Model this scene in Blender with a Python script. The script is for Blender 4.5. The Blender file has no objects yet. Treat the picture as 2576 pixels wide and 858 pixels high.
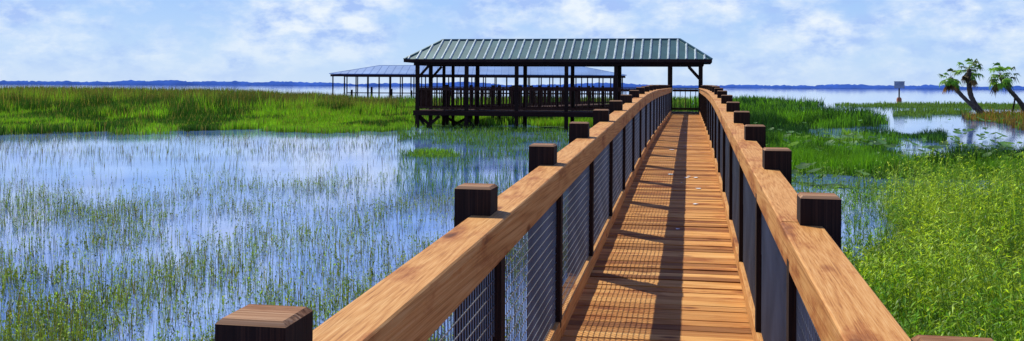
import bpy, math, random
import numpy as np
from mathutils import Vector, Matrix
random.seed(4); rng=np.random.default_rng(7)
S=bpy.context.scene; COL=S.collection
YAW=math.radians(10.4); sy,cy=math.sin(YAW),math.cos(YAW)
EYE=1.8; F=2440.0
# ---------- helpers ----------
def pixel_to_ground(px,py):
    """image pixel coordinates -> ground X,Y (z=0) and distance"""
    px=np.asarray(px,float); py=np.asarray(py,float)
    z=EYE*F/np.maximum(py-(217+(px-1288)*.0054),.5); L=(px-1288)/F*z
    return L*cy-z*sy, L*sy+z*cy, z
def site(px,z):
    L=(px-1288)/F*z
    return L*cy-z*sy, L*sy+z*cy
def ground_to_pixel(X,Y):  # ground X,Y back to image pixel coordinates and depth
    z=-X*sy+Y*cy; L=X*cy+Y*sy; z=np.maximum(z,.1)
    px=1288+F*L/z
    return px, 217+(px-1288)*.0054+EYE*F/z, z
def vn(x,y,seed=0):
    xi=np.floor(x);yi=np.floor(y);fx=x-xi;fy=y-yi
    fx=fx*fx*(3-2*fx);fy=fy*fy*(3-2*fy)
    def h(a,b):
        v=np.sin(a*127.1+b*311.7+seed*74.7)*43758.5453
        return v-np.floor(v)
    return (h(xi,yi)*(1-fx)+h(xi+1,yi)*fx)*(1-fy)+(h(xi,yi+1)*(1-fx)+h(xi+1,yi+1)*fx)*fy
def fbm(x,y,seed=0): return .55*vn(x,y,seed)+.3*vn(x*2.1,y*2.1,seed+3)+.15*vn(x*4.3,y*4.3,seed+7)
def inpoly(x,y,poly):
    r=np.zeros(x.shape,bool); n=len(poly)
    for i in range(n):
        x1,y1=poly[i];x2,y2=poly[(i+1)%n]
        if y1==y2: continue
        c=((y1>y)!=(y2>y))&(x<(x2-x1)*(y-y1)/(y2-y1)+x1)
        r^=c
    return r
def thing(name,loc,label,cat,group=None):
    e=bpy.data.objects.new(name,None); e.location=loc; e.empty_display_size=.3
    COL.objects.link(e); e["label"]=label; e["category"]=cat
    if group: e["group"]=group
    return e
def link(o,parent=None,world=True):
    COL.objects.link(o)
    if parent is not None:
        o.parent=parent
        if world:
            off=Vector((0,0,0)); p=parent
            while p is not None: off+=p.location; p=p.parent
            o.location=o.location-off
    return o
def mk(name,verts,faces,mat,parent=None,smooth=False):
    m=bpy.data.meshes.new(name); m.from_pydata([tuple(v) for v in verts],[],faces); m.materials.append(mat)
    if smooth: m.polygons.foreach_set("use_smooth",[True]*len(m.polygons))
    m.update(); o=bpy.data.objects.new(name,m); return link(o,parent)
class MB:
    def __init__(s): s.v=[];s.f=[];s.c=[]
    def box(s,x0,x1,y0,y1,z0,z1,c=None,dz=0,tx=0):
        b=len(s.v)
        P=[(x0,y0,z0),(x1,y0,z0+tx),(x1,y1,z0+dz+tx),(x0,y1,z0+dz),(x0,y0,z1),(x1,y0,z1+tx),(x1,y1,z1+dz+tx),(x0,y1,z1+dz)]
        s.v+=P; s.f+=[tuple(b+i for i in q) for q in ((0,3,2,1),(4,5,6,7),(0,1,5,4),(1,2,6,5),(2,3,7,6),(3,0,4,7))]
        if c is not None: s.c+=[c]*8
    def beam(s,a,b_,w,h=None,up=Vector((0,0,1))):
        h=h or w; a=Vector(a);b_=Vector(b_);d=(b_-a).normalized()
        r=d.cross(up)
        if r.length<1e-3: r=d.cross(Vector((0,1,0)))
        r.normalize();u=r.cross(d);b=len(s.v)
        for p in (a,b_):
            for q in ((-1,-1),(1,-1),(1,1),(-1,1)): s.v.append(tuple(p+r*q[0]*w/2+u*q[1]*h/2))
        s.f+=[tuple(b+i for i in q) for q in ((0,1,2,3),(7,6,5,4),(0,4,5,1),(1,5,6,2),(2,6,7,3),(3,7,4,0))]
    def obj(s,name,mat,parent=None,smooth=False):
        o=mk(name,s.v,s.f,mat,parent,smooth)
        if s.c:
            a=o.data.color_attributes.new("Col",'FLOAT_COLOR','POINT')
            a.data.foreach_set("color",np.array([(c,c,c,1) for c in s.c]).ravel())
        return o
# ---------- materials ----------
def newmat(name):
    m=bpy.data.materials.new(name); m.use_nodes=True; nt=m.node_tree; nt.nodes.clear()
    out=nt.nodes.new('ShaderNodeOutputMaterial'); return m,nt,out
def N(nt,t,**k):
    n=nt.nodes.new(t)
    for a,b in k.items():
        if a.startswith('i_'):
            key=a[2:]; key=int(key) if key.isdigit() else key.replace('_',' ')
            n.inputs[key].default_value=b
        else: setattr(n,a,b)
    return n
def ramp(nt,stops,fac=None):
    r=N(nt,'ShaderNodeValToRGB'); e=r.color_ramp.elements
    while len(e)<len(stops): e.new(.5)
    for el,(p,c) in zip(e,stops): el.position=p; el.color=(*c,1) if len(c)==3 else c
    if fac is not None: nt.links.new(fac,r.inputs[0])
    return r
def mixc(nt,a,b,fac,mode='MIX'):
    m=N(nt,'ShaderNodeMixRGB',blend_type=mode)
    for i,v in ((0,fac),(1,a),(2,b)):
        if isinstance(v,(int,float)): m.inputs[i].default_value=v
        elif isinstance(v,tuple): m.inputs[i].default_value=(*v,1)
        else: nt.links.new(v,m.inputs[i])
    return m.outputs[0]
def wood(name,stops,grain=(0,1,0),board=False,rough=.7,bump=.25,scale=1.0,knots=True,ring=.12,cross=9,freq=45.0,along=.3,fine=.75,stain=.85,fs=230,sx=2.4,kn=1.0):
    m,nt,out=newmat(name); L=nt.links.new
    tc=N(nt,'ShaderNodeTexCoord'); mp=N(nt,'ShaderNodeMapping')
    mp.inputs['Scale'].default_value=[(along if g else cross)*scale for g in grain]
    L(tc.outputs['Object'],mp.inputs[0])
    n1=N(nt,'ShaderNodeTexNoise',i_Scale=1.0,i_Detail=1.5,i_Distortion=.1); L(mp.outputs[0],n1.inputs[0])
    mm=N(nt,'ShaderNodeMath',operation='MULTIPLY',i_1=freq*2); L(n1.outputs[0],mm.inputs[0])
    sn=N(nt,'ShaderNodeMath',operation='SINE'); L(mm.outputs[0],sn.inputs[0])
    mr=N(nt,'ShaderNodeMapRange',i_1=-1.0,i_2=1.0); L(sn.outputs[0],mr.inputs[0])
    mp2=N(nt,'ShaderNodeMapping'); mp2.inputs['Scale'].default_value=[(2.2 if g else fs)*scale for g in grain]; L(tc.outputs['Object'],mp2.inputs[0])
    n2=N(nt,'ShaderNodeTexNoise',i_Scale=1.0,i_Detail=4.0); L(mp2.outputs[0],n2.inputs[0])
    mx=N(nt,'ShaderNodeMath',operation='MULTIPLY_ADD',i_1=ring,i_2=.5-fine/2-ring/2); L(mr.outputs[0],mx.inputs[0])
    ad=N(nt,'ShaderNodeMath',operation='MULTIPLY_ADD',i_1=fine); L(n2.outputs[0],ad.inputs[0]); L(mx.outputs[0],ad.inputs[2])
    r=ramp(nt,stops,ad.outputs[0]); col=r.outputs[0]
    mp4=N(nt,'ShaderNodeMapping'); mp4.inputs['Scale'].default_value=[.8 if g else sx for g in grain]; L(tc.outputs['Object'],mp4.inputs[0])
    n3=N(nt,'ShaderNodeTexNoise',i_Scale=2.0,i_Detail=8.0,i_Roughness=.65); L(mp4.outputs[0],n3.inputs[0])
    r3=ramp(nt,[(.33,(.34,.18,.12)),(.40,(.68,.48,.36)),(.48,(.98,.94,.90)),(.60,(1,1,1)),(.70,(1.0,1.08,1.2))],n3.outputs[0])
    col=mixc(nt,col,r3.outputs[0],stain,'MULTIPLY')
    if knots:
        v=N(nt,'ShaderNodeTexVoronoi',i_Scale=1.0); mp3=N(nt,'ShaderNodeMapping'); mp3.inputs['Scale'].default_value=[(2.2 if g else 6.0)*scale*kn for g in grain]
        L(tc.outputs['Object'],mp3.inputs[0]); L(mp3.outputs[0],v.inputs[0])
        rk=ramp(nt,[(.06,(.13,.05,.03)),(.10,(.5,.32,.22)),(.17,(1,1,1))],v.outputs[0])
        col=mixc(nt,col,rk.outputs[0],.8,'MULTIPLY')
    if board:
        at=N(nt,'ShaderNodeAttribute',attribute_name='Col')
        rb=ramp(nt,[(0,(.42,.33,.28)),(.3,(.78,.70,.64)),(.75,(1.0,1.0,1.0)),(1,(1.12,1.2,1.35))],at.outputs['Fac'])
        col=mixc(nt,col,rb.outputs[0],1.0,'MULTIPLY')
    p=N(nt,'ShaderNodeBsdfPrincipled',i_Roughness=rough); p.inputs['Specular IOR Level'].default_value=.25
    L(col,p.inputs['Base Color'])
    b=N(nt,'ShaderNodeBump',i_Strength=bump,i_Distance=.003); L(ad.outputs[0],b.inputs['Height']); L(b.outputs[0],p.inputs['Normal'])
    L(p.outputs[0],out.inputs[0]); return m
M_cap=wood('new_pine',[(.28,(.28,.11,.026)),(.43,(.50,.23,.062)),(.57,(.61,.32,.105)),(.74,(.70,.43,.18))],bump=.3,fs=300)
M_deck=wood('deck_pine',[(.28,(.26,.095,.02)),(.42,(.54,.24,.055)),(.58,(.68,.36,.11)),(.75,(.74,.48,.20))],grain=(1,0,0),board=True,rough=.75,bump=.5,fs=170)
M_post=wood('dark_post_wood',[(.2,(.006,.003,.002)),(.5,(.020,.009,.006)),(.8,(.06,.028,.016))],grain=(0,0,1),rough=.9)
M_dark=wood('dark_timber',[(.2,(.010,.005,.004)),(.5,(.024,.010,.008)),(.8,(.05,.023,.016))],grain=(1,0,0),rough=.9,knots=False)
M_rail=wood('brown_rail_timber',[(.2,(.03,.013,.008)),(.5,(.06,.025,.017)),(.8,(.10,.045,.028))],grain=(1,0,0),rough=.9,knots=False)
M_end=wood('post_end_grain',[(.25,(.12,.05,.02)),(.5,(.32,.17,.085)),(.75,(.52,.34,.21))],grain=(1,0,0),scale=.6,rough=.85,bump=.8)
def simple(name,c,rough=.6,metal=0,var=.25,sc=3.0,spec=.5):
    m,nt,out=newmat(name); L=nt.links.new
    tc=N(nt,'ShaderNodeTexCoord'); n=N(nt,'ShaderNodeTexNoise',i_Scale=sc,i_Detail=5.0); L(tc.outputs['Object'],n.inputs[0])
    r=ramp(nt,[(.3,tuple(x*(1-var) for x in c)),(.7,tuple(x*(1+var) for x in c))],n.outputs[0])
    p=N(nt,'ShaderNodeBsdfPrincipled',i_Roughness=rough,i_Metallic=metal); p.inputs['Specular IOR Level'].default_value=spec
    L(r.outputs[0],p.inputs['Base Color']); L(p.outputs[0],out.inputs[0]); return m
M_wire=simple('galvanised_wire',(.15,.17,.20),.45,.4)
M_roof=simple('green_metal_roof',(.040,.125,.140),.45,.2,.25,1.2)
M_rib=simple('painted_sheen_rib',(.44,.55,.58),.45,.2,.25,4)  # specular stripes along the roof ribs, painted as a lighter base colour
M_broof=simple('blue_metal_roof',(.16,.29,.54),.5,.1,.15,.3)
M_white=simple('sign_paint',(.24,.27,.33),.6)
M_drop=simple('white_droppings',(.75,.78,.8),.8)
M_rust=simple('rusty_float',(.40,.13,.04),.8)
M_far=simple('distant_wood',(.24,.43,.86),1.0,0,.18,.02,spec=0)  # distance haze is painted into the bluish base colour
M_trunk=simple('palm_bark',(.085,.06,.045),.9,0,.5,6)
def leafmat(name,trans=.45,rough=.5):
    m,nt,out=newmat(name); L=nt.links.new
    at=N(nt,'ShaderNodeAttribute',attribute_name='Col')
    d=N(nt,'ShaderNodeBsdfPrincipled',i_Roughness=rough); d.inputs['Specular IOR Level'].default_value=.3
    t=N(nt,'ShaderNodeBsdfTranslucent'); L(at.outputs['Color'],d.inputs['Base Color'])
    tcol=mixc(nt,at.outputs['Color'],(1.35,1.2,.5),1.0,'MULTIPLY'); L(tcol,t.inputs[0])
    mx=N(nt,'ShaderNodeMixShader',i_0=trans); L(d.outputs[0],mx.inputs[1]); L(t.outputs[0],mx.inputs[2]); L(mx.outputs[0],out.inputs[0]); return m
M_leaf=leafmat('marsh_leaf')
def water():
    m,nt,out=newmat('lake_water'); L=nt.links.new
    tc=N(nt,'ShaderNodeTexCoord')
    mp=N(nt,'ShaderNodeMapping'); mp.inputs['Scale'].default_value=(1,1.6,1); L(tc.outputs['Object'],mp.inputs[0])
    a=N(nt,'ShaderNodeTexNoise',i_Scale=6.0,i_Detail=4.0,i_Roughness=.6); L(mp.outputs[0],a.inputs[0])
    b=N(nt,'ShaderNodeTexNoise',i_Scale=.35,i_Detail=5.0); L(tc.outputs['Object'],b.inputs[0])
    r=ramp(nt,[(.35,(.05,.14,.50)),(.65,(.20,.34,.70))],b.outputs[0])
    bp=N(nt,'ShaderNodeBump',i_Strength=.045,i_Distance=.02); L(a.outputs[0],bp.inputs['Height'])
    p=N(nt,'ShaderNodeBsdfPrincipled',i_Roughness=.03,i_IOR=1.8)
    L(r.outputs[0],p.inputs['Base Color']); L(bp.outputs[0],p.inputs['Normal']); L(p.outputs[0],out.inputs[0]); return m
M_water=water()
M_ground=simple('marsh_mud',(.035,.085,.012),.95,0,.5,1.5,spec=.1)
# ---------- world ----------
w=bpy.data.worlds.new("World"); S.world=w; w.use_nodes=True; nt=w.node_tree; nt.nodes.clear(); L=nt.links.new
TO=Vector((-.486,.407,.774)).normalized()
sky=N(nt,'ShaderNodeTexSky',sky_type='NISHITA'); sky.sun_disc=False; sky.sun_elevation=math.asin(TO.z); sky.sun_rotation=math.atan2(TO.x,TO.y)
tc=N(nt,'ShaderNodeTexCoord'); sp=N(nt,'ShaderNodeSeparateXYZ'); L(tc.outputs['Generated'],sp.inputs[0])
g=ramp(nt,[(0,(.62,.78,1.0)),(.03,(.50,.71,1.0)),(.09,(.36,.59,1.0)),(.22,(.30,.48,.98)),(.40,(.09,.18,.65)),(1,(.02,.05,.25))],sp.outputs[2])
sc10=mixc(nt,g.outputs[0],(10,10,10),1.0,'MULTIPLY')
base=mixc(nt,sc10,sky.outputs[0],.08)
mp=N(nt,'ShaderNodeMapping'); mp.inputs['Scale'].default_value=(10,10,19); mp.inputs['Location'].default_value=(.3,.2,.1); L(tc.outputs['Generated'],mp.inputs[0])
n1=N(nt,'ShaderNodeTexNoise',i_Scale=1.0,i_Detail=11.0,i_Roughness=.6,i_Distortion=0.0); L(mp.outputs[0],n1.inputs[0])
cm=ramp(nt,[(.38,(0,0,0)),(.58,(1,1,1))],n1.outputs[0])
el=ramp(nt,[(0,(.35,.35,.35)),(.03,(.55,.55,.55)),(.06,(.9,.9,.9)),(.22,(.9,.9,.9)),(.33,(.45,.45,.45)),(.5,(.08,.08,.08))],sp.outputs[2])
cf=mixc(nt,cm.outputs[0],el.outputs[0],1.0,'MULTIPLY')
mp2=N(nt,'ShaderNodeMapping'); mp2.inputs['Scale'].default_value=(22,22,42); mp2.inputs['Location'].default_value=(3,1,.5); L(tc.outputs['Generated'],mp2.inputs[0])
n2=N(nt,'ShaderNodeTexNoise',i_Scale=1.0,i_Detail=10.0,i_Roughness=.6); L(mp2.outputs[0],n2.inputs[0])
cc=ramp(nt,[(.38,(.40,.56,.95)),(.47,(.60,.74,.99)),(.60,(.87,.94,1.0))],n2.outputs[0])
cc10=mixc(nt,cc.outputs[0],(10,10,10),1.0,'MULTIPLY')
fin=mixc(nt,base,cc10,cf)
bg=N(nt,'ShaderNodeBackground',i_Strength=.1); L(fin,bg.inputs[0]); wo=N(nt,'ShaderNodeOutputWorld'); L(bg.outputs[0],wo.inputs[0])
sl=bpy.data.lights.new('sun','SUN'); sl.energy=5.0; sl.angle=math.radians(.5); sl.color=(1,.93,.78)
so=bpy.data.objects.new('sun',sl); so.rotation_euler=TO.to_track_quat('Z','Y').to_euler(); so.location=(-20,20,40); COL.objects.link(so)
# ---------- camera ----------
cam=bpy.data.cameras.new('camera'); cam.sensor_width=36; cam.lens=36*F/2576; cam.shift_y=-(429-217)/2576; cam.clip_end=8000; cam.clip_start=.05
co=bpy.data.objects.new('camera',cam); co.location=(0,0,EYE)
co.rotation_euler=(Matrix.Rotation(YAW,4,'Z')@Matrix.Rotation(math.pi/2,4,'X')@Matrix.Rotation(math.radians(.31),4,'Z')).to_euler()
COL.objects.link(co); S.camera=co
S.view_settings.view_transform='Standard'
# ---------- land mask ----------
LAND=dict(
 bed=[(-900,346),(0,340),(250,336),(400,340),(600,333),(800,334),(1000,328),(1040,324),(1060,319),(1320,317),(1430,322),(1735,322),(1735,262),(1300,262),(1000,266),(700,254),(300,244),(-900,238)],
 r1=[(1740,250),(1900,248),(2070,261),(2065,270),(1960,276),(1990,284),(2180,291),(2230,302),(2215,322),(2050,330),(1990,345),(1990,425),(1960,440),(1740,430)],
 r2=[(1985,352),(2060,337),(2190,335),(2385,340),(2390,360),(2250,366),(2245,386),(2576,394),(2900,397),(2900,452),(2300,452),(2060,446),(1985,440)],
 bush=[(2160,650),(2240,530),(2340,490),(2576,466),(3400,458),(3400,1600),(2450,1600),(2160,900)],
 strip=[(2095,262),(2300,260),(3000,262),(3000,280),(2576,277),(2300,275),(2110,269)],
 patch=[(2240,280),(2330,276),(2440,284),(2420,292),(2260,291)],
 islet=[(2422,294),(2480,286),(2700,285),(2700,332),(2576,326),(2500,308),(2430,303)])
def land(X,Y,jit=True):
    px,py,z=ground_to_pixel(X,Y)
    if jit:
        k=(py-(217+(px-1288)*.0054))
        px=px+60*(fbm(X*.25,Y*.25,5)-.5)*np.minimum(1,20/z)*3; py=py+k*.22*(fbm(X*.3,Y*.3,9)-.5)+k*.12*(fbm(X*1.3,Y*1.3,19)-.5)
    r={n:inpoly(px,py,p)&(z>1) for n,p in LAND.items()}
    return r
us=np.linspace(-1.1,1.1,420); zs=np.geomspace(3,3600,330)
U,Z=np.meshgrid(us,zs); Lx=U*Z; GX=Lx*cy-Z*sy; GY=Lx*sy+Z*cy
lm=land(GX,GY); mk0=np.zeros(GX.shape)
for nm,v in lm.items(): mk0=np.maximum(mk0,v)
for _ in range(2):
    q=np.pad(mk0,1,mode='edge'); mk0=(q[1:-1,1:-1]*2+q[:-2,1:-1]+q[2:,1:-1]+q[1:-1,:-2]+q[1:-1,2:])/6
GZ=-.25+.27*mk0+.04*fbm(GX*1.5,GY*1.5,2)-.08*(lm['r2']|(lm['r1']&(Z<42)))
nr,nc=GX.shape; idx=np.arange(nr*nc).reshape(nr,nc)
quads=np.stack([idx[:-1,:-1],idx[:-1,1:],idx[1:,1:],idx[1:,:-1]],-1).reshape(-1,4)
def npmesh(name,V,Fc,n,mat,cols=None,smooth=False):
    m=bpy.data.meshes.new(name); nf=len(Fc)//n if Fc.ndim==1 else len(Fc)
    m.vertices.add(len(V)); m.vertices.foreach_set('co',V.astype(np.float32).ravel())
    m.loops.add(nf*n); m.loops.foreach_set('vertex_index',Fc.astype(np.int32).ravel())
    m.polygons.add(nf); m.polygons.foreach_set('loop_start',np.arange(nf,dtype=np.int32)*n); m.polygons.foreach_set('loop_total',np.full(nf,n,np.int32))
    if smooth: m.polygons.foreach_set('use_smooth',np.ones(nf,bool))
    m.materials.append(mat); m.update(calc_edges=True)
    if cols is not None:
        a=m.color_attributes.new("Col",'FLOAT_COLOR','POINT'); a.data.foreach_set('color',np.c_[cols,np.ones(len(cols))].astype(np.float32).ravel())
    o=bpy.data.objects.new(name,m); COL.objects.link(o); return o
g_=npmesh('ground',np.stack([GX,GY,GZ],-1).reshape(-1,3),quads,4,M_ground,smooth=True); g_["kind"]="structure"; g_["label"]="muddy green marsh ground under the reeds"
wv=[(-4000,-300,0),(4000,-300,0),(4000,3600,0),(-4000,3600,0)]
wt=mk('water',wv,[(0,1,2,3)],M_water); wt["kind"]="structure"; wt["label"]="calm blue lake water"
# ---------- vegetation ----------
def stuff(o,label): o["kind"]="stuff"; o["label"]=label; o["category"]="plants"; return o
def colr(base,n,var=.3,hue=.15):
    b=np.array(base)[None,:]*(1+var*(rng.random((n,1))*2-1))
    return np.clip(b*(1+hue*(rng.random((n,3))*2-1)),0,1)
def blades(name,X,Y,h,wd,lean,col,label,z0=-.05,tip=None,dark=.45):
    n=len(X); a=rng.random(n)*6.283; la=rng.random(n)*6.283; ll=lean*h*rng.random(n)
    dx,dy=np.cos(a)*wd/2,np.sin(a)*wd/2; lx,ly=np.cos(la)*ll,np.sin(la)*ll
    V=np.zeros((n,5,3)); 
    V[:,0]=np.stack([X-dx,Y-dy,np.full(n,z0)],-1); V[:,1]=np.stack([X+dx,Y+dy,np.full(n,z0)],-1)
    V[:,2]=np.stack([X-dx*.8+lx*.3,Y-dy*.8+ly*.3,h*.55],-1); V[:,3]=np.stack([X+dx*.8+lx*.3,Y+dy*.8+ly*.3,h*.55],-1)
    V[:,4]=np.stack([X+lx,Y+ly,h],-1)
    b=np.arange(n)[:,None]*5
    T=np.concatenate([b+np.array([[0,1,3]]),b+np.array([[0,3,2]]),b+np.array([[2,3,4]])],0)
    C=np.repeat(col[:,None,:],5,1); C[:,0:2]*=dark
    if tip is not None: C[:,4]=tip
    return stuff(npmesh(name,V.reshape(-1,3),T,3,M_leaf,C.reshape(-1,3)),label)
def leafy(name,X,Y,h,k,ll,lw,col,label,stemw=.006,lean=.15,up=.7,tmin=.15):
    n=len(X); la=rng.random(n)*6.283; lx=np.cos(la)*lean*h*rng.random(n); ly=np.sin(la)*lean*h*rng.random(n)
    a=rng.random(n)*6.283; dx,dy=np.cos(a)*stemw/2,np.sin(a)*stemw/2
    SV=np.stack([np.stack([X-dx,Y-dy,np.full(n,-.05)],-1),np.stack([X+dx,Y+dy,np.full(n,-.05)],-1),np.stack([X+lx+dx*.5,Y+ly+dy*.5,h],-1),np.stack([X+lx-dx*.5,Y+ly-dy*.5,h],-1)],1)
    t=tmin+(1-tmin)*rng.random((n,k)); P=np.stack([X[:,None]+lx[:,None]*t,Y[:,None]+ly[:,None]*t,h[:,None]*t],-1)
    az=rng.random((n,k))*6.283; e=up*(.5+rng.random((n,k)))
    D=np.stack([np.cos(az)*np.cos(e),np.sin(az)*np.cos(e),np.sin(e)],-1)
    Ln=(ll*(.6+.8*rng.random((n,k))))*(1.15-.5*t); W=lw*(.6+.8*rng.random((n,k)))
    rz=rng.random((n,k))*1.2-.6
    Rr=np.stack([-np.sin(az),np.cos(az),rz],-1)
    M=P+D*(Ln*.5)[...,None]; LV=np.stack([P,M+Rr*(W/2)[...,None],P+D*Ln[...,None]-np.array([0,0,1])*(Ln*.15)[...,None],M-Rr*(W/2)[...,None]],2)
    V=np.concatenate([SV.reshape(-1,3),LV.reshape(-1,3)],0); q=np.arange(len(V)).reshape(-1,4)
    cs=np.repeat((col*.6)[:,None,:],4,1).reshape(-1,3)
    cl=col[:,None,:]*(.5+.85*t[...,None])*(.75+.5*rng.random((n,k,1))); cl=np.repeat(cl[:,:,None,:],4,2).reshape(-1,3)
    return stuff(npmesh(name,V,q,4,M_leaf,np.clip(np.concatenate([cs,cl],0),0,1)),label)
def clear(X,Y): return ~((X>-1.15)&(X<.8)&(Y<40))&~((Y>39.7)&(Y<42.6)&(X<.6)&(X>-11.7))
def samp(n,x0,x1,y0,y1,pw=1):
    px=x0+(x1-x0)*rng.random(n); py=y0+(y1-y0)*rng.random(n)**pw
    X,Y,z=pixel_to_ground(px,py); return px,py,X,Y,z
# tall reed bed
px,py,X,Y,z=samp(330000,-350,1735,240,350)
k=land(X,Y)['bed']&clear(X,Y)&((rng.random(len(X))<.35)|(fbm(X*.9,Y*.6,77)>.45)); px,py,X,Y,z=[v[k] for v in (px,py,X,Y,z)]; n=len(X)
H=np.interp(px,[-300,0,350,560,640,800,950,1735],[1.74,1.72,1.66,1.62,1.5,1.3,1.1,1.0])
tall=np.clip((z-42-12*(fbm(X*.15,Y*.15,21)))/10,0,1)
clump=np.clip((fbm(X*.45,Y*.3,4)-.3)*2.2,0,1)
h=(.20+.3*rng.random(n)*clump)*(1-tall)+H*tall*(.60+.26*clump+.16*rng.random(n))
spike=rng.random(n)<.04; h=np.where(spike&(tall>.7),H*(.98+.12*rng.random(n)),h)
h=np.where((px>1000)&(z<60),np.minimum(h,.62),h)
h=np.minimum(h,1.8+3.4*(px<560)*rng.random(n)*z/F-1.5*z/F)
nb=fbm(X*.22,Y*.12,31)[:,None]; nb2=fbm(X*.9,Y*.5,36)[:,None]
lime=np.array([[.16,.38,.02]]); dkg=np.array([[.035,.12,.012]])
thr=.44+.20*tall[:,None]
c=np.where(nb+.6*(nb2-.5)>thr,lime,dkg)*(.5+1.0*rng.random((n,1)))*(.5+1.0*nb2)
c=c*(1+.25*(rng.random((n,3))-.5)); c=np.where((rng.random((n,1))<.10+.08*tall[:,None]),np.array([[.24,.24,.08]]),c)
tp=np.where(((rng.random(n)<.6)&(tall>.8)&(px<1000))[:,None],np.array([[.17,.13,.045]]),c)
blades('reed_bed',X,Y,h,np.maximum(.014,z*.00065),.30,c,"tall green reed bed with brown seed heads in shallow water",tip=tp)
# right grass
px,py,X,Y,z=samp(200000,1735,2900,246,460)
lm=land(X,Y); low=lm['r2'];r1=lm['r1'];st=lm['strip']|lm['patch'];isl=lm['islet']
k=(low|r1|st|isl)&clear(X,Y)&(rng.random(len(X))<np.where(z<42,.06+.94*(fbm(X*.7,Y*.6,15)>.48),1))
px,py,X,Y,z,low,r1,st,isl=[v[k] for v in (px,py,X,Y,z,low,r1,st,isl)]; n=len(X)
cl=np.clip((fbm(X*.6,Y*.5,8)-.3)*2.2,0,1)
h=np.where(st,.35,np.where(isl,.5,np.where(low,.42,.76)))*(.4+.6*rng.random(n))*(.35+1.0*cl)
h=np.where(r1&(z<42),h*.6,h)
nb=fbm(X*.3,Y*.18,33)[:,None]
c=np.where(nb+.5*(rng.random((n,1))-.5)*.4>.53,np.array([[.11,.31,.014]]),np.array([[.020,.080,.010]]))*(.5+1.0*fbm(X*1.2,Y*1.2,35)[:,None])
bright=((px-2115)/75)**2+((py-350)/15)**2+.8*(rng.random(n)-.5)<1
c=np.where(bright[:,None],np.array([[.20,.42,.02]]),c); h=np.where(bright,h*.6,h)
c=np.where((isl&(rng.random(n)<.65))[:,None],np.array([[.26,.15,.04]]),c); c=np.where(st[:,None],np.array([[.12,.24,.03]]),c)
c=c*(.6+.8*rng.random((n,1)))
blades('marsh_grass',X,Y,h,np.maximum(.014,z*.0006),.5,c,"clumps of green marsh grass around open water")
# tuft
px,py,X,Y,z=samp(9000,1000,1230,366,412); e_=((px-1105)/72)**2+((py-389)/9)**2; k=(e_+2.2*(fbm(X*1.3,Y*.9,12)-.5)+.8*(rng.random(len(X))-.5)<.7); X,Y,z=X[k],Y[k],z[k]
blades('grass_tuft',X,Y,.02+.17*rng.random(len(X))**1.5*(.3+fbm(X*2,Y*2,3)),z*.0006,.9,colr((.15,.34,.02),len(X),.6),"small ragged green grass tuft standing in shallow water")
# low growth in front of the pavilion
px,py,X,Y,z=samp(34000,1000,1500,318,500); p_=np.interp(py,[318,345,375,420,500],[.95,.8,.35,.14,.08])
k=(fbm(X*.7,Y*.5,91)>.45)&(rng.random(len(X))<p_)&clear(X,Y); X,Y,z=X[k],Y[k],z[k]; n=len(X)
blades('shallow_grass',X,Y,.05+.28*rng.random(n)**1.5,z*.0005,.6,colr((.08,.20,.02),n,.5),"patchy low green grass in the shallows beside the pavilion")
# emergent reeds in open water
px,py,X,Y,z=samp(320000,-250,1560,336,1050)
d=np.interp(py,[338,352,372,400,455,475,520,600,700,1050],[.98,.9,.65,.22,.20,.52,.54,.50,.36,.20])
d=np.where((py>395)&(py<475)&(px>440),d+.25,d)
cl=fbm(X*1.1,Y*.7,41); cl2=fbm(X*.28,Y*.2,44)
p=d*np.clip((cl-.30)*3,0.12,1)*np.clip((cl2-.2)*3,.4,1)
k=(rng.random(len(X))<p*.5)&clear(X,Y)&~((px>1010)&(py<480)&(py>345)&(rng.random(len(X))<.88)); px,py,X,Y,z=[v[k] for v in (px,py,X,Y,z)]
kind=rng.random(len(X)); near=(z<20)&(kind<.48); far=~near
nf=far.sum(); cfar=colr((.17,.25,.055),nf,.6); ol=rng.random(nf)<.3; cfar[ol]=colr((.13,.11,.045),int(ol.sum()),.5)
blades('sparse_reeds',X[far],Y[far],(.05+.19*rng.random(nf)**1.9),np.maximum(.006,z[far]*.00038),.40,cfar,"thin scattered reeds rising from still water",dark=.5)
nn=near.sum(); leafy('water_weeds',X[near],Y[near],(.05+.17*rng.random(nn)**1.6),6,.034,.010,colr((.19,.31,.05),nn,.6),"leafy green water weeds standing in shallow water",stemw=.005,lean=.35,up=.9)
# right side shallow weeds near the boardwalk
px,py,X,Y,z=samp(30000,1960,2450,440,1300)
k=(rng.random(len(X))<.10+.3*(fbm(X,Y,51)>.5))&clear(X,Y)&(X>.85); X,Y,z=X[k],Y[k],z[k]; n=len(X)
leafy('shore_weeds',X,Y,.12+.3*rng.random(n),8,.08,.012,colr((.14,.30,.03),n,.4),"leafy weeds in the shallows beside the boardwalk",lean=.4,up=.9)
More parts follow.
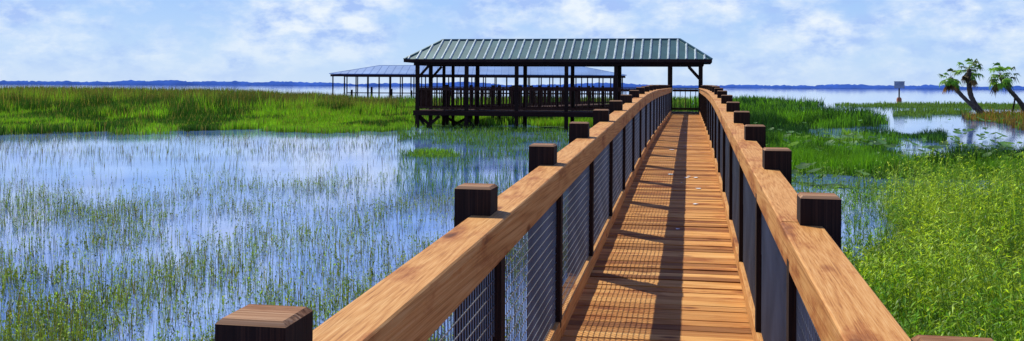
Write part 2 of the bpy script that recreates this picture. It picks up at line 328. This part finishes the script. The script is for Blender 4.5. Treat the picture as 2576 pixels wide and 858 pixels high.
# bush
px,py,X,Y,z=samp(110000,2050,3400,455,1500,1.4)
k=land(X,Y)['bush']&(X>.9)&(X<14); X,Y,z=X[k],Y[k],z[k]; n=min(len(X),24000); X,Y,z=X[:n],Y[:n],z[:n]
cl=np.clip((fbm(X*1.1,Y*1.1,61)-.3)*2.4,0,1)
ed=np.clip((X-.9)/.9,.3,1); h=(.22+.56*rng.random(n)**1.8)*(.42+.95*cl)*ed
bb=(fbm(X*1.4,Y*1.4,66)+.5*(rng.random(n)-.5))[:,None]; c=np.where(bb>.47,np.array([[.32,.50,.045]]),np.array([[.10,.24,.018]]))*(.6+.8*rng.random((n,1)))*(.55+.7*cl[:,None])
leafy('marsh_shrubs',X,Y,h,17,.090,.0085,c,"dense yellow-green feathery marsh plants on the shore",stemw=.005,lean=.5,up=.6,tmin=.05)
k=rng.random(n)<.3; X2,Y2=X[k]+rng.normal(0,.05,k.sum()),Y[k]+rng.normal(0,.05,k.sum())
blades('shore_grass',X2,Y2,h[k]*(.8+.5*rng.random(k.sum())),.006,.8,c[k],"fine tall grass mixed through the shore plants",tip=np.repeat([[.36,.46,.08]],k.sum(),0))
# lily pads
px,py,X,Y,z=samp(4200,1850,2800,285,475); lm=land(X,Y); k=(rng.random(len(X))<np.where(py>365,.45,.22))&(fbm(X*.3,Y*.3,71)>.42)&(X>1.0)
X,Y,z=X[k],Y[k],z[k]; V=[];Fq=[];C=[]
for x,y in zip(X,Y):
    r=random.uniform(.06,.15); b=len(V); a0=random.random()*6.28; hz=random.uniform(.012,.02) if random.random()<.55 else random.uniform(.1,.34)
    tx,ty=random.uniform(-.4,.4),random.uniform(-.4,.4)
    if hz<.03: tx=ty=0
    V.append((x,y,hz)); cc_=random.uniform(.5,1.4); ccv=(.10*cc_,.22*cc_,.07*cc_); C.append(ccv)
    for i in range(13):
        a=a0+.25+i*(6.283-.5)/12; rr=r*random.uniform(.93,1.05); V.append((x+rr*math.cos(a),y+rr*math.sin(a),hz+rr*(tx*math.cos(a)+ty*math.sin(a))+(.04*(hz>.03)))); C.append(ccv)
    Fq+=[(b,b+1+i,b+2+i) for i in range(12)]
stuff(npmesh('lily_pads',np.array(V),np.array(Fq),3,M_leaf,np.array(C)),"round green lily pads floating on the water")
# ---------- far shore ----------
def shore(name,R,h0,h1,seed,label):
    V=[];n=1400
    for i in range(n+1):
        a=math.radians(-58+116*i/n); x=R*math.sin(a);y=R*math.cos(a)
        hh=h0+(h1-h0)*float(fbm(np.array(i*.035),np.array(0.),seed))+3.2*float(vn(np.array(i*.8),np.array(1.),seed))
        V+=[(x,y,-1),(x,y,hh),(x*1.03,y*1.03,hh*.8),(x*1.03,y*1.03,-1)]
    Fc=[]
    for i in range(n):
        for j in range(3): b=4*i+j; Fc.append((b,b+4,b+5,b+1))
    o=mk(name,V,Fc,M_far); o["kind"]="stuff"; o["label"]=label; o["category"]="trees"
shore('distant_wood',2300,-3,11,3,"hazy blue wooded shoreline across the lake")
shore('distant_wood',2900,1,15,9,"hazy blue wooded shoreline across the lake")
# ---------- boardwalk ----------
TD=[-3,1.83,3.79,5.58,7.45,9.32,11.2,13.06,14.9,16.8,19,24,40,60]; TV=[.61,.455,.394,.337,.278,.218,.158,.100,.048,.008,-.025,-.055,-.08,-.08]
ptop=lambda d: EYE-float(np.interp(d,TD,TV))
rtop=lambda d: ptop(d)-.112
dk=lambda d: rtop(d)-1.03
PD=[-1.95,-.06,1.83,3.79,5.58,7.45]+[7.45+1.87*i for i in range(1,17)]
PD=[d for d in PD if d<39.6]; PD.append(39.5) if PD[-1]<38.5 else None
bw=thing('boardwalk',(-.18,0,0),"long pine boardwalk with wire mesh railings and dark posts over marsh",'boardwalk')
mb=MB(); y=-2.4; i=0; PITCH=.121
while y<39.8:
    jx=random.uniform(-.012,.012); wv_=random.uniform(.104,.111); mb.box(-.90+jx,.545+jx,y,y+wv_,dk(y)-.036,dk(y)+random.uniform(-.004,.003),c=random.random(),dz=dk(y+wv_)-dk(y)+random.uniform(-.002,.002),tx=random.uniform(-.003,.003)); y+=PITCH
mb.obj('deck',M_deck,bw)
mb=MB()
for xx in (-.88,-.3,.18,.50):
    for a,b in zip(PD[:-1],PD[1:]): mb.box(xx-.02,xx+.02,a,b,dk(a)-.23,dk(a)-.04,dz=dk(b)-dk(a))
mb.obj('joist',M_post,bw)
def extrude(name,prof,breaks,zf,mat,parent,wob=.0015,gap=.006):
    V=[];Fc=[];npf=len(prof)
    for a,b in zip(breaks[:-1],breaks[1:]):
        a+=gap/2;b-=gap/2; ys=[a]+[d for d in PD if a+.1<d<b-.1]+[b]; ys=sorted(set(ys)); ox=random.uniform(-wob,wob); oz=random.uniform(-wob,wob)
        st=len(V)
        for y in ys:
            for (x,z) in prof: V.append((x+ox,y,zf(y)+z+oz))
        for s in range(len(ys)-1):
            for j in range(npf):
                p=st+s*npf+j;q=st+s*npf+(j+1)%npf; Fc.append((p,q,q+npf,p+npf))
        Fc.append(tuple(st+j for j in range(npf))[::-1]); e=st+(len(ys)-1)*npf; Fc.append(tuple(e+j for j in range(npf)))
    return mk(name,V,Fc,mat,parent)
def cham(x0,x1,z0,z1,c=.005): return [(x0+c,z0),(x1-c,z0),(x1,z0+c),(x1,z1-c),(x1-c,z1),(x0+c,z1),(x0,z1-c),(x0,z0+c)]
hw=.0725
def postmesh():
    c=.010;V=[];H=2.45
    for zz,r in ((-H,hw),(-c,hw),(0,hw-c)):
        V+=[(-r,-r,zz),(r,-r,zz),(r,r,zz),(-r,r,zz)]
    Fc=[(8,9,10,11)]
    for s in (0,4):
        for j in range(4): Fc.append((s+j,s+(j+1)%4,s+4+(j+1)%4,s+4+j))
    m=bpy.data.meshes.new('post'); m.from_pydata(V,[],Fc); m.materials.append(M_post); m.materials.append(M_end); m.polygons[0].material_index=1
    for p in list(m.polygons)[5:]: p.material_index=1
    m.update(); return m
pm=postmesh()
def wiremesh(Lg,Hh,sp=.05,r=.0017):
    b=MB(); nx=int(Lg/.038); nz=int(Hh/sp)
    for i in range(nx+1):
        yy=-Lg/2+i*Lg/nx; b.box(-r,r,yy-r,yy+r,-Hh/2,Hh/2)
    for i in range(nz+1):
        zz=-Hh/2+i*Hh/nz; b.box(-r+.0032,r+.0032,-Lg/2,Lg/2,zz-r,zz+r)
    m=bpy.data.meshes.new('mesh_panel'); m.from_pydata(b.v,[],b.f); m.materials.append(M_wire); m.update(); return m
wm=wiremesh(1.76,.88)
bt=MB(); bt.box(-.018,.018,-.044,.044,-.40,.40); bm_=bpy.data.meshes.new('batten'); bm_.from_pydata(bt.v,[],bt.f); bm_.materials.append(M_post)
for side in (-1,1):
    rl=bpy.data.objects.new('railing',None); rl.location=(-.84 if side<0 else .48,0,0); COL.objects.link(rl); rl.parent=bw; rl.location=rl.location-bw.location
    inner=-.765 if side<0 else .405           # inner face of posts
    s=-side
    pc=inner+side*hw
    xs=sorted((inner+side*.082,inner+s*.066)); 
    fa=sorted((inner+s*.001,inner+s*.039))
    off=0 if side<0 else 1
    br=[-2.4]+[PD[i] for i in range(2+off,len(PD)-1,2)]+[39.85]
    extrude('handrail',cham(xs[0],xs[1],-.038,0),br,rtop,M_cap,rl)
    extrude('fascia_board',cham(fa[0],fa[1],-.18,-.0395,.004),br,rtop,M_cap,rl,wob=.001)
    extrude('toe_board',cham(fa[0],fa[1],.015,.125,.004),br,dk,M_cap,rl)
    for i,d in enumerate(PD):
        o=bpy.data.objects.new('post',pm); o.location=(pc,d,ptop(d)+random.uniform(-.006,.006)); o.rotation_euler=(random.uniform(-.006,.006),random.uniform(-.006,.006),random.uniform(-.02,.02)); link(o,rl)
        o=bpy.data.objects.new('batten',bm_); o.location=(inner+s*.0205,d,(rtop(d)-.18+dk(d)+.125)/2); link(o,rl)
        if i<len(PD)-1:
            e=PD[i+1]; mid=(d+e)/2; o=bpy.data.objects.new('mesh_panel',wm); o.location=(inner+s*.010,mid,(rtop(mid)-.10+dk(mid)+.06)/2); o.rotation_euler=(math.atan2(dk(e)-dk(d),e-d),0,0); o.scale=(1,(e-d-.08)/1.76,1); link(o,rl)
# bird droppings
V=[];Fq=[]
for i in range(16):
    d=random.choice([random.uniform(13,16),random.uniform(17,26),random.uniform(8,13)]); x=random.gauss(-.12,.12); r=random.uniform(.012,.04); b=len(V); z0=dk(d)+.008
    V.append((x,d,z0)); m_=9
    for j in range(m_):
        a=j*6.283/m_; q=r*random.uniform(.5,1.3); V.append((x+q*math.cos(a),d+q*1.6*math.sin(a),z0))
    Fq+=[(b,b+1+j,b+1+(j+1)%m_) for j in range(m_)]
o=mk('bird_droppings',V,Fq,M_drop); o["kind"]="stuff"; o["label"]="white bird droppings spattered on the deck boards"; o["category"]="droppings"
# ---------- roof generator ----------
def hiproof(x0,x1,y0,y1,r0,r1,ze,zr,sp,rw,rh):
    yr=(y0+y1)/2; pa=MB();ri=MB();tr=MB()
    A,B,C,D=(x0,y0,ze),(x1,y0,ze),(x1,y1,ze),(x0,y1,ze); E,G=(r0,yr,zr),(r1,yr,zr)
    pa.v=[A,B,C,D,E,G]; pa.f=[(0,1,5,4),(2,3,4,5),(3,0,4),(1,2,5)]
    pa.v+=[(p[0],p[1],p[2]-.05) for p in pa.v[:6]]; pa.f+=[(6,10,11,7),(8,11,10,9),(9,10,6),(7,11,8),(0,6,7,1),(1,7,8,2),(2,8,9,3),(3,9,6,0)]
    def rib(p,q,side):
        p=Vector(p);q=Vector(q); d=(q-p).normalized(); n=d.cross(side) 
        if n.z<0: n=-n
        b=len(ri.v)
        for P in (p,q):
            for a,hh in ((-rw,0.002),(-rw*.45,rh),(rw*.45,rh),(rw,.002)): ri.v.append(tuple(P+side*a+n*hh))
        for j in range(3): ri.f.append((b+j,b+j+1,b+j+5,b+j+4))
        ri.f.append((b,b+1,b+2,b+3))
    x=x0+sp/2
    while x<x1:
        t=1.0
        if x<r0: t=(x-x0)/(r0-x0)
        elif x>r1: t=(x1-x)/(x1-r1)
        t*=.985
        for ys in (y0,y1): rib((x,ys,ze),(x,ys+(yr-ys)*t,ze+(zr-ze)*t),Vector((1,0,0)))
        x+=sp
    y=y0+sp/2
    while y<y1:
        t=1-abs(y-yr)/(yr-y0); t*=.98
        for xs_,xr in ((x0,r0),(x1,r1)): rib((xs_,y,ze),(xs_+(xr-xs_)*t,y,ze+(zr-ze)*t),Vector((0,1,0)))
        y+=sp
    for a,b in ((A,E),(D,E),(B,G),(C,G),(E,G)):
        a=Vector(a)+Vector((0,0,.015));b=Vector(b)+Vector((0,0,.015)); tr.beam(a,b,rw*2.2,.05)
    return pa,ri,tr
# ---------- pavilion ----------
pv=thing('pavilion',(-5.5,41.1,0),"open timber pavilion on stilts with green ribbed metal hip roof",'pavilion')
ze,zr=2.91,3.80
pa,ri,tr=hiproof(-11.85,.84,39.35,42.85,-10.62,-.45,ze,zr,.36,.048,.05)
ro=pa.obj('roof',M_roof,pv); 
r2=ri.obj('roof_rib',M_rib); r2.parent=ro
r3=tr.obj('ridge_cap',M_roof); r3.parent=ro
PDK=.75
FX=[-11.45,-9.3,-7.15,-5.05,-3.0,-.82,.43]
mb=MB(); mb.box(-11.6,.55,39.95,40.1,ze-.24,ze-.06); mb.box(-11.6,.55,42.1,42.25,ze-.24,ze-.06); mb.box(-11.6,-11.45,40.1,42.1,ze-.22,ze-.07); mb.box(.38,.53,40.1,42.1,ze-.22,ze-.07)
mb.box(-11.86,.85,39.33,39.36,ze-.12,ze+.01); mb.box(-11.86,.85,42.84,42.87,ze-.12,ze+.01); mb.box(-11.87,-11.84,39.36,42.84,ze-.12,ze+.008); mb.box(.83,.86,39.36,42.84,ze-.12,ze+.008)
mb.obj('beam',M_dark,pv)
def prop(name,mat,parent,*boxes):
    b=MB(); [b.box(*q) for q in boxes]; return b.obj(name,mat,parent)
for x in FX:
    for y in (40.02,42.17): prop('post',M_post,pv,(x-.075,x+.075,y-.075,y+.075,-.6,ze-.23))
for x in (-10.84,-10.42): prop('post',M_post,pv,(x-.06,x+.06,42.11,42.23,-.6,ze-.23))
for (x,dx) in ((FX[0],1),(FX[-1],-1)):
    for y in (40.02,42.17):
        b=MB(); b.beam((x+dx*.05,y,ze-.75),(x+dx*.5,y,ze-.25),.06,.1); b.obj('knee_brace',M_dark,pv)
mb=MB(); x=-11.6
while x<.55: mb.box(x,x+.138,39.9,42.35,PDK-.035,PDK); x+=.1455
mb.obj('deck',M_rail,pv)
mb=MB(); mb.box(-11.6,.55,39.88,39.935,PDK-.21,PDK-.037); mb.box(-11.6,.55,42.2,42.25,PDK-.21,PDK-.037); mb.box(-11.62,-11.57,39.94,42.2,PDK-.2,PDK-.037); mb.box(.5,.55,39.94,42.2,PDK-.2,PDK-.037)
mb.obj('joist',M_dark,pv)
def railrun(parent,a,b,z,mat,top=1.0,sp=.15,w=.045):
    a=Vector((a[0],a[1],z));b=Vector((b[0],b[1],z)); m=MB(); d=b-a; n=max(2,int(d.length/sp)); up=Vector((0,0,1))
    m.beam(a+up*top,b+up*top,.14,.04); m.beam(a+up*(top-.09),b+up*(top-.09),.04,.1); m.beam(a+up*.12,b+up*.12,.04,.09)
    s=d.normalized().cross(up)*.04
    for i in range(n):
        p=a+d*((i+.5)/n)+s; m.beam(p+up*.06,p+up*(top-.03),w,.03,up=d.normalized())
    return m.obj('railing',mat,parent)
for i in range(5): railrun(pv,(FX[i]+.08,39.98),(FX[i+1]-.08,39.98),PDK,M_rail,sp=.21,w=.06)
for i in range(6): railrun(pv,(FX[i]+.08,42.2),(FX[i+1]-.08,42.2),PDK,M_rail,sp=.21)
railrun(pv,(-11.45,40.1),(-11.45,42.1),PDK,M_rail); railrun(pv,(.43,40.1),(.43,42.1),PDK,M_rail)
def xbrace(x0,x1,y):
    b=MB(); b.beam((x0,y,-.25),(x1,y,PDK-.24),.05,.12); b.beam((x0,y+.055,PDK-.24),(x1,y+.055,-.25),.05,.12); b.obj('cross_brace',M_dark,pv)
xbrace(-11.4,-10.5,40.1); xbrace(-10.9,-9.5,42.0); 
b=MB(); b.beam((-11.45,40.1,PDK-.24),(-11.45,42.1,-.3),.05,.12); b.obj('cross_brace',M_dark,pv)
b=MB(); b.beam((-9.3,40.1,PDK-.24),(-9.3,42.1,-.3),.05,.12); b.obj('cross_brace',M_dark,pv)
# ---------- pier behind ----------
pr=thing('pier',(-7.3,50,0),"dark timber fishing pier with baluster railings behind the pavilion",'pier')
A=Vector((-10.1,42.5,0));B=Vector((-5.2,60,0)); d=(B-A).normalized(); nrm=Vector((d.y,-d.x,0))
mb=MB(); mb.beam(A+Vector((0,0,.72)),B+Vector((0,0,.72)),1.6,.06); mb.beam(A+Vector((0,0,.60)),B+Vector((0,0,.60)),1.4,.16); mb.obj('deck',M_rail,pr)
for s in (-.75,.75):
    a=A+nrm*s;b=B+nrm*s; railrun(pr,a,b,.75,M_rail,sp=.34)
    for i in range(9):
        p=a+(b-a)*(i/8); prop('post',M_post,pr,(p.x-.07,p.x+.07,p.y-.07,p.y+.07,-.5,1.85))
# ---------- boathouse far ----------
R=Matrix.Rotation(YAW,4,'Z')
ctr=R@Vector((-5.6,160,0))
bh=thing('boathouse',(0,0,0),"long open boathouse with low blue metal roof on thin poles",'boathouse'); bh.location=ctr; bh.rotation_euler=(0,0,YAW)
def lk(o): 
    o.parent=bh; o.location=(0,0,0); return o
pa,ri,tr=hiproof(-24.4,24.4,-1,13,-17,17.5,3.72,5.25,1.2,.06,.05)
for q in (ri,tr):
    b=len(pa.v); pa.v+=q.v; pa.f+=[tuple(i+b for i in f) for f in q.f]
lk(pa.obj('roof',M_broof))
mb=MB(); mb.box(-24.2,24.2,-.9,-.7,3.25,3.62); mb.box(-24.2,24.2,12.7,12.9,3.3,3.62); mb.box(-24.2,-24,-.7,12.7,3.35,3.62); mb.box(24,24.2,-.7,12.7,3.35,3.62); lk(mb.obj('beam',M_dark))
for y in (-.8,12.8):
    x=-23.8
    while x<24: lk(prop('post',M_post,None,(x-.09,x+.09,y-.09,y+.09,-.5,3.3))); x+=1.9
mb=MB(); mb.box(-21.5,23.5,-.6,.9,.5,.65); mb.box(-8,23.5,5,12,.5,.65); lk(mb.obj('dock_deck',M_dark))
for i in range(14):
    x=-21+i*3.3; hh=random.uniform(1.0,1.9); lk(prop('piling',M_post,None,(x-.16,x+.16,.92,1.2,-.5,hh)))
# ---------- sign ----------
sx,syy=site(2262,132)
sg=thing('sign',(sx,syy,0),"small grey marker sign on a rusty piling standing in the lake",'sign')
def at_site(o,p): o.parent=p; o.location=(0,0,0); return o
at_site(prop('post',M_post,None,(-.08,.08,-.08,.08,-.5,2.4)),sg)
b=MB(); 
for i in range(2): b.box(-.28+i*.06,.28-i*.06,-.28+i*.06,.28-i*.06,-.3+i*.72,.42+i*.14)
at_site(b.obj('piling_base',M_rust),sg)
b=MB(); b.box(-.66,.66,-.14,-.085,1.85,2.7); b.box(-.7,.7,-.15,-.08,2.7,2.76); b.box(-.7,.7,-.15,-.08,1.79,1.85); at_site(b.obj('panel',M_white),sg)
# ---------- palms ----------
def palm(label,px0,z,pts,R_,seed,nf=22):
    rd=random.Random(seed); x0,y0=site(px0,z)
    e=thing('palm_tree',(x0,y0,0),label,'palm tree','leaning palms on the marsh islet')
    P=[Vector((a*cy,a*sy+.15*i,hz)) for i,(a,hz) in enumerate(pts)]
    Q=[]
    for i in range(len(P)-1):
        for t in range(6):
            u=t/6; p0=P[max(i-1,0)];p1=P[i];p2=P[i+1];p3=P[min(i+2,len(P)-1)]
            Q.append(.5*((2*p1)+(p2-p0)*u+(2*p0-5*p1+4*p2-p3)*u*u+(3*p1-p0-3*p2+p3)*u**3))
    Q.append(P[-1]); V=[];Fc=[];k=9
    for i,q in enumerate(Q):
        r=.20-.06*i/len(Q)+(.014 if i%2 else 0)+(.05 if i==0 else 0)
        for j in range(k): a=j*6.283/k; V.append(q+Vector((math.cos(a)*r,math.sin(a)*r,0)))
    for i in range(len(Q)-1):
        for j in range(k): a=i*k+j;b=i*k+(j+1)%k; Fc.append((a,b,b+k,a+k))
    t=mk('trunk',V,Fc,M_trunk,None,True); t.parent=e
    V=[];Fc=[];C=[];c0=Q[-1]
    for f in range(nf):
        az=rd.random()*6.283; el=rd.uniform(-1.1,1.2); dead=el<-.75
        d=Vector((math.cos(az)*math.cos(el),math.sin(az)*math.cos(el),math.sin(el))); ln=R_*rd.uniform(.35,.7)
        tip=c0+d*ln+Vector((0,0,-.15*ln)); side=d.cross(Vector((0,0,1)));side.normalize(); nn=side.cross(d)
        b=len(V); V+=[c0-side*.02,c0+side*.02,tip]; Fc.append((b,b+1,b+2)); C+=[(.12,.16,.04)]*3
        base=(.16,.34,.03) if not dead else (.22,.13,.05); sh=rd.choice([.3,.5,.9,1.2,1.5]); cl=tuple(v*sh for v in base)
        for i in range(13):
            a=(i-6)/6*1.3; dd=(d*math.cos(a)+side*math.sin(a)).normalized(); l=R_*rd.uniform(.35,.62)*(1-.25*abs(a)/1.5)
            m1=tip+dd*l*.5+Vector((0,0,-.08*l)); en=tip+dd*l*.85+Vector((0,0,-.6*l*rd.uniform(.5,1.4))); pr_=dd.cross(nn)*.045
            b=len(V); V+=[tip,m1+pr_,en,m1-pr_]; Fc.append((b,b+1,b+2,b+3)); C+=[cl]*4
    cr=mk('crown',V,Fc,M_leaf); cr.parent=e
    a=cr.data.color_attributes.new("Col",'FLOAT_COLOR','POINT'); a.data.foreach_set('color',np.array([(*c,1) for c in C]).ravel())
ZP=64
palm("leaning cabbage palm with a narrow drooping crown",2478,ZP,[(0,-.1),(-.7,.6),(-1.5,1.4),(-2.0,2.1),(-2.1,2.55)],.92,1,24)
palm("tall cabbage palm bending upright from a shared base",2486,ZP+.6,[(0,-.1),(-.6,.5),(-1.05,1.3),(-1.15,2.2),(-1.1,3.15)],1.1,2,26)
palm("curved cabbage palm leaning over the marsh with dense crown",2590,ZP,[(0,-.1),(-.4,.7),(-1.0,1.5),(-1.5,2.1),(-1.75,2.75)],1.2,3,30)
sx,syy=site(2543,ZP-1); st_=thing('stake',(sx,syy,0),"short dark wooden stake leaning in the reeds beside palms",'stake'); b=MB(); b.beam((0,0,-.3),(.25,0,1.15),.08,.08); b.box(.19,.33,-.06,.06,1.1,1.17); o=b.obj('stake_pole',M_post); o.parent=st_
